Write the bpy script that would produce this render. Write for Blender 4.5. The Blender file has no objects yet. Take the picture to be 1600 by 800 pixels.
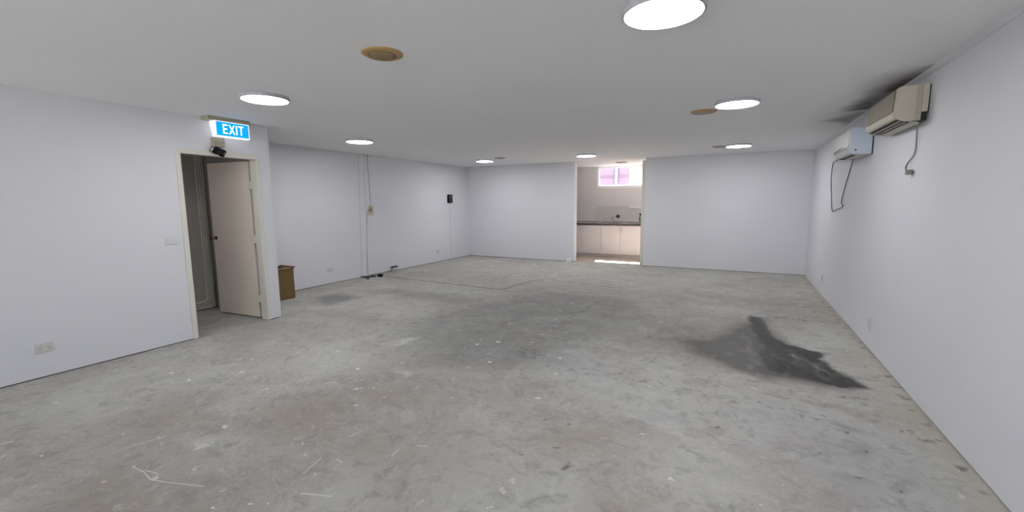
import bpy, bmesh, math, random
import numpy as np
from mathutils import Vector, Matrix
PI = math.pi
sc = bpy.context.scene
C = sc.collection

# ------------------------------------------------------------------ camera
def make_camera():
    yaw, pitch, roll, h = -0.4821, 0.125, -0.0071, 1.509
    f = Vector((math.sin(yaw)*math.cos(pitch), math.cos(yaw)*math.cos(pitch), -math.sin(pitch)))
    r = Vector((math.cos(yaw), -math.sin(yaw), 0)); u = r.cross(f)
    c, s = math.cos(roll), math.sin(roll)
    r2 = c*r + s*u; u2 = -s*r + c*u
    cam = bpy.data.cameras.new('camera'); cam.sensor_width = 36; cam.lens = 673.54/1600*36
    cam.clip_start = 0.02; cam.clip_end = 200
    o = bpy.data.objects.new('camera', cam); C.objects.link(o)
    m = Matrix.Identity(4)
    for i in range(3):
        m[i][0], m[i][1], m[i][2] = r2[i], u2[i], -f[i]
    m.translation = (0, 0, h)
    o.matrix_world = m
    sc.camera = o
make_camera()

# ------------------------------------------------------------------ sky, sun, exposure
W = bpy.data.worlds.new('sky'); sc.world = W; W.use_nodes = True
bgn = W.node_tree.nodes['Background']
bgn.inputs['Color'].default_value = (0.93, 0.97, 1.0, 1); bgn.inputs['Strength'].default_value = 3.0
sun = bpy.data.lights.new('sun', 'SUN'); sun.energy = 112; sun.angle = 0.01; sun.color = (1, 0.965, 0.925)
suno = bpy.data.objects.new('sun', sun); C.objects.link(suno)
suno.rotation_euler = Vector((0.24, -1, -1.42)).to_track_quat('-Z', 'Y').to_euler()
suno.location = (-4, 20, 14)
LAMP = 54
vs = sc.view_settings
vs.view_transform = 'Standard'; vs.look = 'None'; vs.exposure = 0.0; vs.gamma = 1; vs.use_curve_mapping = False

# ------------------------------------------------------------------ helpers
def mat(name, col, rough=0.6, metal=0.0, var=0.0, vscale=6.0, bump=0.0, bscale=150.0, col2=None, spec=0.4, emit=None, es=1.0):
    m = bpy.data.materials.new(name); m.use_nodes = True
    nt = m.node_tree; b = nt.nodes['Principled BSDF']
    b.inputs['Base Color'].default_value = (*col, 1); b.inputs['Roughness'].default_value = rough
    b.inputs['Metallic'].default_value = metal; b.inputs['Specular IOR Level'].default_value = spec
    tc = nt.nodes.new('ShaderNodeTexCoord')
    if var or col2:
        n = nt.nodes.new('ShaderNodeTexNoise'); n.inputs['Scale'].default_value = vscale; n.inputs['Detail'].default_value = 5
        nt.links.new(tc.outputs['Object'], n.inputs['Vector'])
        mx = nt.nodes.new('ShaderNodeMix'); mx.data_type = 'RGBA'
        c2 = col2 or tuple(max(0, c*(1-var)) for c in col)
        mx.inputs[6].default_value = (*col, 1); mx.inputs[7].default_value = (*c2, 1)
        nt.links.new(n.outputs['Fac'], mx.inputs[0]); nt.links.new(mx.outputs[2], b.inputs['Base Color'])
    if bump:
        n2 = nt.nodes.new('ShaderNodeTexNoise'); n2.inputs['Scale'].default_value = bscale
        nt.links.new(tc.outputs['Object'], n2.inputs['Vector'])
        bp = nt.nodes.new('ShaderNodeBump'); bp.inputs['Strength'].default_value = bump; bp.inputs['Distance'].default_value = 0.004
        nt.links.new(n2.outputs['Fac'], bp.inputs['Height']); nt.links.new(bp.outputs['Normal'], b.inputs['Normal'])
    if emit:
        b.inputs['Emission Color'].default_value = (*emit, 1); b.inputs['Emission Strength'].default_value = es
    return m

def obj(name, bm, m, parent=None, smooth=False):
    me = bpy.data.meshes.new(name)
    bmesh.ops.recalc_face_normals(bm, faces=bm.faces)
    bm.to_mesh(me); bm.free()
    if smooth:
        for p in me.polygons: p.use_smooth = True
        try: me.set_sharp_from_angle(angle=math.radians(40))
        except Exception: pass
    me.materials.append(m)
    o = bpy.data.objects.new(name, me); C.objects.link(o)
    if parent:
        o.parent = parent
        o.matrix_parent_inverse = Matrix.Translation(parent.location).inverted() if parent.parent is None else Matrix.Identity(4)
    return o

def thing(name, label, cat, loc, group=None):
    o = bpy.data.objects.new(name, None); o.location = loc; o.empty_display_size = 0.05; C.objects.link(o)
    o['label'] = label; o['category'] = cat
    if group: o['group'] = group
    return o
def tag(o, label, cat, group=None):
    o['label'] = label; o['category'] = cat
    if group: o['group'] = group
    return o
def struct(o):
    o['kind'] = 'structure'; return o

# every mesh below is written in world coordinates; parts of an Empty get the inverse parent offset.
def sub(name, bm, m, part, smooth=False):
    o = obj(name, bm, m, None, smooth); o.parent = part
    base = part.parent.location if part.parent else Vector((0, 0, 0))
    o.matrix_parent_inverse = Matrix.Identity(4)
    return o

def box(bm, x0, x1, y0, y1, z0, z1, bevel=0.0, seg=2):
    r = bmesh.ops.create_cube(bm, size=1)
    v = r['verts']
    for q in v:
        q.co = Vector(((x0+x1)/2 + q.co.x*(x1-x0), (y0+y1)/2 + q.co.y*(y1-y0), (z0+z1)/2 + q.co.z*(z1-z0)))
    if bevel:
        e = list({e for q in v for e in q.link_edges})
        bmesh.ops.bevel(bm, geom=e, offset=bevel, segments=seg, affect='EDGES', profile=0.7)
    return bm
def B(*a, **k): return box(bmesh.new(), *a, **k)

def prism(bm, prof, axis, a0, a1, bevel=0.0):
    """prof: list of 2D points; axis 0/1/2 is the extrusion axis; the 2D points fill the other two in order"""
    def p3(p, a):
        l = list(p); l.insert(axis, a); return l
    v0 = [bm.verts.new(p3(p, a0)) for p in prof]; v1 = [bm.verts.new(p3(p, a1)) for p in prof]
    n = len(prof)
    f0 = bm.faces.new(v0); f1 = bm.faces.new(v1[::-1])
    for i in range(n): bm.faces.new((v0[i], v1[i], v1[(i+1) % n], v0[(i+1) % n]))
    if bevel:
        e = list(f0.edges) + list(f1.edges)
        bmesh.ops.bevel(bm, geom=e, offset=bevel, segments=2, affect='EDGES')
    return bm

def lathe(bm, prof, c, axis=(0, 0, 1), n=32):
    """prof: (radius, height along axis) closed at radius 0"""
    ax = Vector(axis).normalized(); t = Vector((1, 0, 0)) if abs(ax.x) < .9 else Vector((0, 1, 0))
    u = ax.cross(t).normalized(); w = ax.cross(u)
    rings = []
    for r, hh in prof:
        if r < 1e-6: rings.append([bm.verts.new(Vector(c) + ax*hh)])
        else: rings.append([bm.verts.new(Vector(c) + ax*hh + u*(r*math.cos(2*PI*k/n)) + w*(r*math.sin(2*PI*k/n))) for k in range(n)])
    for a, b in zip(rings, rings[1:]):
        for k in range(n):
            k2 = (k+1) % n
            if len(a) == 1 and len(b) == 1: continue
            if len(a) == 1: bm.faces.new((a[0], b[k], b[k2]))
            elif len(b) == 1: bm.faces.new((a[k], a[k2], b[0]))
            else: bm.faces.new((a[k], a[k2], b[k2], b[k]))
    return bm

def smooth_path(pts, per=6):
    P = [Vector(p) for p in pts]
    if len(P) < 3: return P
    out = []
    for i in range(len(P)-1):
        p0 = P[max(i-1, 0)]; p1 = P[i]; p2 = P[i+1]; p3 = P[min(i+2, len(P)-1)]
        for k in range(per):
            t = k/per
            out.append(0.5*((2*p1) + (p2-p0)*t + (2*p0-5*p1+4*p2-p3)*t*t + (3*p1-p0-3*p2+p3)*t**3))
    out.append(P[-1]); return out

def tube(bm, pts, r, n=8, smooth=True):
    P = smooth_path(pts) if smooth else [Vector(p) for p in pts]
    rings = []; ref = None
    for i, p in enumerate(P):
        d = (P[min(i+1, len(P)-1)] - P[max(i-1, 0)])
        if d.length < 1e-7: continue
        d.normalize()
        if ref is None:
            ref = d.cross(Vector((0.3, 0.5, 0.8))).normalized()
        u = (ref - d*ref.dot(d)).normalized(); ref = u; w = d.cross(u)
        rings.append([bm.verts.new(p + u*(r*math.cos(2*PI*k/n)) + w*(r*math.sin(2*PI*k/n))) for k in range(n)])
    for a, b in zip(rings, rings[1:]):
        for k in range(n): bm.faces.new((a[k], a[(k+1) % n], b[(k+1) % n], b[k]))
    bm.faces.new(rings[0][::-1]); bm.faces.new(rings[-1])
    return bm

# ------------------------------------------------------------------ dimensions
H = 2.48
XR, YB, XN, XL = 1.241, 10.271, -5.353, -6.742
OL, OR = -3.614, -1.92          # opening to the kitchen
YE = 3.554                      # free end of the near left wall
D0, D1, DH = 2.543, 3.365, 2.055  # doorway in it
YK = 12.15                      # kitchen rear wall
BT = 0.18                       # thickness of the wall with the opening
YF = -3.0

# ------------------------------------------------------------------ materials
M = {}
M['wall'] = mat('white_wall_paint', (0.705, 0.705, 0.745), 0.62, var=0.05, vscale=1.3, bump=0.12, bscale=90)
M['kwall'] = mat('kitchen_wall_paint', (0.80, 0.765, 0.775), 0.6, var=0.03, vscale=2)
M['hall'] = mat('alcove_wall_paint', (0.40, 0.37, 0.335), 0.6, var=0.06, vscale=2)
M['gap'] = mat('dark_wall_gap', (0.03, 0.028, 0.025), 0.9, var=0.3)
M['cream'] = mat('cream_trim_paint', (0.70, 0.675, 0.61), 0.45, var=0.05, vscale=5)
M['leaf'] = mat('cream_door_paint', (0.84, 0.74, 0.655), 0.4, var=0.05, vscale=2.5)
M['steel'] = mat('brushed_steel', (0.55, 0.54, 0.52), 0.28, 1.0, var=0.1, vscale=40)
M['brass'] = mat('dull_brass', (0.23, 0.17, 0.10), 0.3, 1.0, var=0.2, vscale=60)
M['chrome'] = mat('chrome', (0.6, 0.6, 0.6), 0.15, 1.0, var=0.05)
M['black'] = mat('black_plastic', (0.008, 0.008, 0.009), 0.6, spec=0.15, var=0.3, vscale=30)
M['darkgrey'] = mat('dark_grey_plastic', (0.06, 0.06, 0.062), 0.4, var=0.3, vscale=30)
M['plate'] = mat('white_plate_plastic', (0.66, 0.66, 0.655), 0.35, var=0.04, vscale=30)
M['oldplate'] = mat('aged_plate_plastic', (0.62, 0.62, 0.58), 0.4, var=0.1, vscale=30)
M['slot'] = mat('socket_slot', (0.05, 0.05, 0.05), 0.6, var=0.2)
M['lampbody'] = mat('lamp_rim', (0.50, 0.50, 0.55), 0.4, var=0.04)
M['lamp'] = mat('lamp_diffuser', (0.9, 0.9, 0.9), 0.5, emit=(0.97, 0.985, 1.0), es=LAMP)
M['tan'] = mat('tan_yellowed_plastic', (0.50, 0.33, 0.135), 0.5, var=0.25, vscale=25)
M['tan2'] = mat('tan_dust', (0.36, 0.255, 0.13), 0.6, var=0.25, vscale=25)
M['greydisc'] = mat('grey_beige_plastic', (0.42, 0.36, 0.28), 0.5, var=0.2, vscale=25)
M['beige'] = mat('beige_plastic', (0.40, 0.365, 0.275), 0.45, var=0.1, vscale=20)
M['acbody'] = mat('aged_ivory_plastic', (0.44, 0.395, 0.335), 0.4, var=0.08, vscale=8)
M['aclight'] = mat('ivory_plastic', (0.52, 0.475, 0.405), 0.4, var=0.06, vscale=8)
M['acgrille'] = mat('dusty_grille', (0.225, 0.20, 0.155), 0.6, var=0.2, vscale=30)
M['acdark'] = mat('dark_vent', (0.022, 0.018, 0.014), 0.6, var=0.4, vscale=40)
M['ac2'] = mat('blue_white_plastic', (0.52, 0.58, 0.68), 0.35, var=0.04, vscale=8)
M['ac2b'] = mat('grey_white_plastic', (0.58, 0.58, 0.585), 0.4, var=0.05, vscale=8)
M['cord'] = mat('grey_cord', (0.26, 0.245, 0.21), 0.5, var=0.2, vscale=40)
M['corddark'] = mat('dark_cord', (0.10, 0.095, 0.085), 0.5, var=0.2, vscale=40)
M['cordwhite'] = mat('white_cord', (0.68, 0.68, 0.69), 0.5, var=0.1, vscale=40)
M['conduit'] = mat('grey_conduit', (0.66, 0.63, 0.57), 0.45, var=0.1, vscale=20)
M['card'] = mat('cardboard', (0.185, 0.115, 0.045), 0.8, var=0.18, vscale=9, bump=0.1, bscale=60)
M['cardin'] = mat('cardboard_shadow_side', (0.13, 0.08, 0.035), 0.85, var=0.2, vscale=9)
M['paper'] = mat('white_paper', (0.72, 0.72, 0.72), 0.7, var=0.08, vscale=12)
M['pinkpaper'] = mat('brochure_paper', (0.35, 0.22, 0.26), 0.5, col2=(0.06, 0.06, 0.08), vscale=24)
M['cab'] = mat('white_laminate', (0.72, 0.67, 0.655), 0.35, var=0.03, vscale=3)
M['kick'] = mat('kickboard_laminate', (0.56, 0.50, 0.48), 0.4, var=0.05)
M['bench'] = mat('dark_stone_laminate', (0.10, 0.085, 0.085), 0.3, var=0.5, vscale=60)
M['benchtop'] = mat('pale_sheen_laminate', (0.42, 0.40, 0.40), 0.22, var=0.15, vscale=40)  # paler than the dark edge: bright reflection put into the colour
M['splash'] = mat('grey_beige_splashback', (0.68, 0.66, 0.63), 0.25, var=0.05, vscale=4)
M['kfloor'] = mat('tan_kitchen_floor', (0.52, 0.43, 0.36), 0.5, var=0.12, vscale=5)
M['frame'] = mat('white_window_frame', (0.85, 0.85, 0.84), 0.35, var=0.03)
M['pink'] = mat('pale_pink_render', (0.285, 0.20, 0.27), 0.8, var=0.06, vscale=8)
M['blue'] = mat('pale_blue_pipe', (0.24, 0.25, 0.33), 0.5, var=0.05)
M['mortar'] = mat('pale_mortar', (0.23, 0.155, 0.215), 0.9, var=0.1)
M['paving'] = mat('pale_paving', (0.23, 0.228, 0.222), 0.9, var=0.2, vscale=1)
M['yard'] = mat('yard_concrete', (0.09, 0.089, 0.087), 0.9, var=0.2, vscale=1)
M['blueface'] = mat('sign_blue_panel', (0.0, 0.25, 0.6), 0.3, var=0.02, emit=(0.0, 0.36, 0.76), es=0.9)
M['signwhite'] = mat('sign_white_panel', (0.85, 0.85, 0.86), 0.3, var=0.02, emit=(0.9, 0.93, 1.0), es=0.75)
M['letter'] = mat('sign_lettering', (0.9, 0.9, 0.9), 0.3, var=0.01, emit=(0.95, 1.0, 1.0), es=1.0)
M['orangebeige'] = mat('raw_timber_block', (0.50, 0.38, 0.26), 0.7, col2=(0.66, 0.60, 0.52), vscale=40)
M['putty'] = mat('dried_white_paint', (0.62, 0.62, 0.60), 0.7, var=0.15, vscale=50)
M['putty2'] = mat('pale_filler', (0.47, 0.455, 0.42), 0.85, var=0.25, vscale=10)
M['cut'] = mat('dark_saw_cut', (0.19, 0.175, 0.16), 0.9, var=0.4, vscale=8)
M['patch'] = mat('wall_patch', (0.72, 0.72, 0.71), 0.6, var=0.05)

def glass():
    m = bpy.data.materials.new('clear_glass'); m.use_nodes = True; nt = m.node_tree; nt.nodes.clear()
    o = nt.nodes.new('ShaderNodeOutputMaterial'); t = nt.nodes.new('ShaderNodeBsdfTransparent'); g = nt.nodes.new('ShaderNodeBsdfGlossy')
    t.inputs[0].default_value = (0.95, 0.96, 0.97, 1); g.inputs['Roughness'].default_value = 0.02
    mx = nt.nodes.new('ShaderNodeMixShader'); mx.inputs[0].default_value = 0.05
    nt.links.new(t.outputs[0], mx.inputs[1]); nt.links.new(g.outputs[0], mx.inputs[2])
    nt.links.new(mx.outputs[0], o.inputs['Surface']); return m
M['glass'] = glass()

# ------------------------------------------------------------------ floor: a fine grid that carries the stains as colour attributes
rng = np.random.default_rng(7)
def vnoise(x, y, s, seed):
    g = np.random.default_rng(seed).random((256, 256))
    X = x*s + 500.3; Y = y*s + 500.7
    xi = np.floor(X).astype(int); yi = np.floor(Y).astype(int); fx = X-xi; fy = Y-yi
    fx = fx*fx*(3-2*fx); fy = fy*fy*(3-2*fy)
    a = g[xi % 256, yi % 256]; b = g[(xi+1) % 256, yi % 256]; c = g[xi % 256, (yi+1) % 256]; d = g[(xi+1) % 256, (yi+1) % 256]
    return (a*(1-fx)+b*fx)*(1-fy) + (c*(1-fx)+d*fx)*fy
def fbm(x, y, s, seed, o=4):
    v = 0; a = 0.5; t = 0
    for i in range(o):
        v = v + a*vnoise(x, y, s*2**i, seed+i); t += a; a *= 0.55
    return v/t
def polysd(x, y, P):
    P = np.array(P, float); d2 = np.full(x.shape, 1e9); ins = np.zeros(x.shape, bool)
    for i in range(len(P)):
        ax, ay = P[i]; bx, by = P[(i+1) % len(P)]
        ex, ey = bx-ax, by-ay
        t = np.clip(((x-ax)*ex + (y-ay)*ey)/(ex*ex+ey*ey+1e-12), 0, 1)
        d2 = np.minimum(d2, (x-ax-t*ex)**2 + (y-ay-t*ey)**2)
        cond = (ay > y) != (by > y)
        xi = ax + (y-ay)/((by-ay) if by != ay else 1e-12)*ex
        ins ^= cond & (x < xi)
    d = np.sqrt(d2); return np.where(ins, d, -d)
def sstep(a, b, v):
    t = np.clip((v-a)/(b-a), 0, 1); return t*t*(3-2*t)

def grid_object(name, xs, ys, z, layers, m, flip=False):
    X, Y = np.meshgrid(xs, ys, indexing='ij'); nx, ny = X.shape
    v = np.stack([X, Y, np.full(X.shape, z)], -1).reshape(-1, 3)
    i = np.arange(nx-1)[:, None]*ny + np.arange(ny-1)[None]
    q = np.stack([i, i+ny, i+ny+1, i+1], -1).reshape(-1, 4)
    if flip: q = q[:, ::-1]
    me = bpy.data.meshes.new(name); me.vertices.add(len(v)); me.vertices.foreach_set('co', v.ravel())
    me.loops.add(q.size); me.loops.foreach_set('vertex_index', q.ravel().astype(np.int32))
    me.polygons.add(len(q)); me.polygons.foreach_set('loop_start', np.arange(0, q.size, 4, dtype=np.int32))
    me.polygons.foreach_set('loop_total', np.full(len(q), 4, dtype=np.int32))
    me.update(calc_edges=True)
    for ln, fn in layers.items():
        col = fn(v[:, 0], v[:, 1])
        a = me.color_attributes.new(ln, 'FLOAT_COLOR', 'POINT'); a.data.foreach_set('color', np.clip(col, 0, 1).astype(np.float32).ravel())
    me.materials.append(m)
    o = bpy.data.objects.new(name, me); C.objects.link(o); return o

CORE = [(0.18,6.38),(0.35,6.32),(0.41,5.9),(0.44,5.53),(0.54,5.23),(0.7,5.13),(0.87,5.08),(0.78,4.89),(0.83,4.7),(0.93,4.49),(1.03,4.23),(0.83,4.15),(0.62,4.19),(0.45,4.25),(0.26,4.28),(0.21,4.61),(0.26,5.05),(0.17,5.64)]
HALO = [(0.3,6.2),(0.4,5.6),(0.55,5.0),(0.6,4.6),(0.7,4.3),(0.74,4.14),(0.48,4.15),(0.2,4.19),(0.0,4.26),(-0.2,4.42),(-0.48,4.80),(-0.24,5.12),(0.0,5.6)]
STREAK = [(0.46,4.89),(0.55,4.9),(0.65,4.73),(0.73,4.65),(0.83,4.41),(0.79,4.42),(0.68,4.62),(0.57,4.79)]
SMEAR = [(-5.82,4.38),(-5.98,4.66),(-5.91,4.92),(-5.55,4.93),(-5.3,4.84),(-5.27,4.56),(-5.32,4.3),(-5.5,4.22)]
BANDMID = [(-3.42,3.87),(-3.44,4.68),(-3.19,5.66),(-2.76,6.66),(-1.43,6.51),(-1.04,5.5),(-1.14,4.59),(-1.41,4.11),(-1.76,3.35),(-2.38,3.22),(-2.96,3.45)]
BANDFAR = [(-5.73,5.24),(-5.24,5.65),(-3.93,5.71),(-3.37,5.57),(-3.6,5.23),(-4.88,5.25)]
RING = [(-3.39,3.28),(-3.33,3.46),(-3.22,3.59),(-3.1,3.67),(-3.11,3.47),(-3.19,3.31)]
ARC = [(-0.53,2.92),(-0.29,3.0),(-0.16,2.84),(-0.04,2.74),(0.1,2.66),(0.16,2.63),(0.06,2.52),(-0.04,2.63),(-0.18,2.74),(-0.35,2.85)]
dabs = []      # (x, y, rx, ry, strength) small dark dabs of old glue
R = random.Random(5)
def trail(pts, step, w, n=1, s=0.8, size=0.02):
    for (x0, y0), (x1, y1) in zip(pts, pts[1:]):
        L = math.hypot(x1-x0, y1-y0); k = int(L/step)+1
        for i in range(k):
            for _ in range(n):
                t = (i+R.random())/k
                dabs.append((x0+(x1-x0)*t+R.gauss(0, w), y0+(y1-y0)*t+R.gauss(0, w), size*R.uniform(.5, 1.3), size*R.uniform(.5, 1.1), s*R.uniform(.4, 1)))
trail([(-1.86,4.7),(-1.88,5.45),(-1.82,6.47)], 0.10, 0.04, 2, 0.75, 0.024)
trail([(-1.52,3.52),(-1.22,3.54),(-0.74,3.59),(-0.46,3.58),(-0.12,3.55),(0.27,3.54),(0.5,3.52),(0.61,3.5)], 0.07, 0.035, 1, 0.75, 0.02)
trail([(0.19,6.28),(0.56,6.42),(0.83,6.42),(1.16,6.42)], 0.07, 0.04, 1, 0.9, 0.03)
trail([(-1.0,6.4),(0.2,6.3)], 0.12, 0.05, 1, 0.5, 0.025)
trail([(0.71,3.94),(0.96,4.02)], 0.025, 0.004, 1, 1.0, 0.016)
trail([(1.02,3.5),(1.22,3.47)], 0.04, 0.03, 1, 0.8, 0.018)
trail([(1.2,2.0),(1.2,9.9)], 0.17, 0.012, 1, 0.9, 0.026)
trail([(1.05,4.5),(1.1,9.0)], 0.35, 0.08, 1, 0.5, 0.03)
for x, y in [(-1.1,2.61),(-0.95,2.63),(-0.91,2.3),(-0.81,2.19),(-1.11,2.16),(-1.08,2.16),(0.91,3.6),(1.02,3.52),(0.62,3.56),(0.69,3.36),(0.73,3.13),(0.66,2.82),(0.84,2.77),(0.5,3.0)]:
    dabs.append((x, y, 0.016*R.uniform(.6,1.2), 0.010*R.uniform(.6,1.2), 0.9))
for x, y in [(-1.88,3.87),(-1.76,3.83),(-1.75,3.67),(-1.82,3.75),(-1.7,4.31)]:
    for _ in range(4): dabs.append((x+R.gauss(0, .06), y+R.gauss(0, .06), 0.03, 0.02, 0.55))
soft = [(-1.7,4.31,.16,.10,.5), (0.68,3.4,.10,.05,.55), (0.73,3.13,.07,.09,.5), (0.66,2.82,.10,.05,.45), (0.84,2.77,.05,.04,.5),
        (-0.2,8.6,.30,.18,.45), (-2.7,4.3,.5,.5,.25), (-0.35,4.75,.35,.25,.35), (-0.55,5.3,.5,.4,.28), (0.6,7.3,.6,.2,.3), (-5.9,2.9,.4,.5,.35)]
light = [(-2.91,1.34,.055,.04,.95), (-2.95,1.35,.11,.06,.45), (-2.55,2.815,.07,.04,.8), (-2.6,2.79,.05,.03,.4), (-3.4,2.7,.35,.25,.35), (-3.75,2.9,.3,.4,.3),
         (-0.0,2.4,.16,.12,.35), (-0.45,2.6,.12,.2,.25), (-0.6,2.95,.1,.06,.25), (-1.3,6.7,.3,.2,.25), (-0.3,7.9,.5,.2,.25), (-0.1,6.6,.5,.12,.3), (1.0,5.8,.2,.5,.25),
         (-4.5,1.3,.4,.3,.2), (-5.2,4.3,.4,.2,.25), (-4.9,4.8,.3,.2,.25), (-1.4,4.0,.25,.15,.25), (-0.9,3.4,.5,.1,.2)]
def blob(a, x, y, items):
    for bx, by, rx, ry, s in items:
        k = np.nonzero((np.abs(x-bx) < 3*rx) & (np.abs(y-by) < 3*ry))[0]
        if len(k):
            d = ((x[k]-bx)/rx)**2 + ((y[k]-by)/ry)**2
            a[k] = np.maximum(a[k], s*np.exp(-d*d*0.7) if rx < 0.06 else s*np.exp(-d))
    return a
def floor_marks(x, y):
    wx = x + (fbm(x, y, 3.0, 11)-.5)*0.16; wy = y + (fbm(x, y, 3.0, 31)-.5)*0.22
    fx = x + (fbm(x, y, 9.0, 12)-.5)*0.10; fy = y + (fbm(x, y, 9.0, 32)-.5)*0.12
    n1 = fbm(x, y, 5, 51); n2 = fbm(x*2.2, y*0.9, 7, 61)
    black = sstep(-0.03, 0.06, polysd(fx, fy, CORE)) * (0.82 + 0.35*n2)
    black *= 1 - 0.30*sstep(0.0, 0.03, polysd(fx, fy, STREAK))
    halo = sstep(-0.20, 0.10, polysd(wx, wy, HALO)) * np.clip(0.72 + 0.5*n2, 0, .97)
    tail = np.exp(-(((x+0.35)/0.6)**2 + ((y-4.95)/0.55)**2))*0.75*(0.3+n2)
    black = np.maximum(black, np.maximum(halo*0.93, tail))
    black = np.maximum(black, blob(np.zeros_like(x), fx, fy, dabs)*0.9)
    gl = blob(np.zeros_like(x), wx, wy, soft)*(0.5+n1)
    gl = np.maximum(gl, sstep(-.16, .22, polysd(wx, wy, SMEAR))*(0.75+0.8*n2))
    gl = np.maximum(gl, sstep(-.45, .35, polysd(wx, wy, BANDMID))*0.60*(0.55+0.9*n1))
    gl = np.maximum(gl, sstep(-.18, .15, polysd(wx, wy, BANDFAR))*0.50*(0.6+0.8*n1))
    li = blob(np.zeros_like(x), fx, fy, light)*(0.7+1.0*n1)
    rs = polysd(fx, fy, RING); rc = np.hypot((x+3.26)/1.0, (y-3.42)/1.2)
    li = np.maximum(li, sstep(-.04, .05, rs)*(0.35+0.65*sstep(0.06, 0.10, rc))*1.0)
    li = np.maximum(li, sstep(-.05, .06, polysd(fx, fy, ARC))*0.42)
    # yellowed strip of old glue along the right wall, and along the rear wall
    ye = sstep(0.92, 1.2, x + (n1-.5)*0.25)*0.8 + sstep(9.8, 10.2, y + (n1-.5)*0.3)*0.4*(x > -4)
    return np.stack([black, gl, li, ye], -1)

BROWN = [(-1.7,1.8,.5,.4,.8),(-2.57,2.05,.5,.4,.9),(-2.9,.95,.6,.4,.9),(-2.3,2.6,.5,.35,.8),(.5,2.6,.3,.35,.7),(-.5,2.64,.4,.25,.8),(-.9,2.4,.4,.3,.8),(-4.4,3.2,.6,.4,.6),(-4.3,3.9,.6,.3,.6),(-1.47,3.1,.14,.06,1),(.72,3.62,.16,.05,.9),(.45,3.95,.2,.06,.8),(-3.4,1.3,.5,.3,.7),(-.1,5.9,.5,.5,.7),(-2.6,3.2,.5,.25,.6),(-.4,1.9,.3,.2,.6)]
GREEN = [(-1.8,1.35,.4,.3,.8),(-1.44,1.9,.4,.3,.6),(-.95,1.8,.4,.25,.8),(-.9,3.4,.7,.25,.9),(-.15,3.3,.5,.3,.7),(-4.5,1.9,.5,.4,.7),(-4.6,1.1,.5,.3,.7),(-3.6,2.8,.5,.4,.7),(-4.9,3.6,.5,.3,.5),(0.9,5.4,.35,1.2,.7),(-.1,2.35,.3,.25,.7)]
COOL = [(.7,3.0,.45,.4,.9),(.8,2.4,.4,.4,.9),(-2.0,3.6,.5,.3,.6),(-1.3,3.7,.5,.3,.8),(-.3,3.0,.4,.3,.5),(.3,3.2,.4,.3,.6),(-3.0,7.2,.5,.5,.3)]
def floor_tints(x, y):
    wx = x + (fbm(x, y, 1.6, 71)-.5)*0.7; wy = y + (fbm(x, y, 1.6, 81)-.5)*0.7
    o = [blob(np.zeros_like(x), wx, wy, L) for L in (BROWN, GREEN, COOL)]
    n = 0.55 + 0.9*fbm(x, y, 4, 88)
    return np.stack([o[0]*n, o[1]*n, o[2]*n, np.ones_like(x)], -1)
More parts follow.
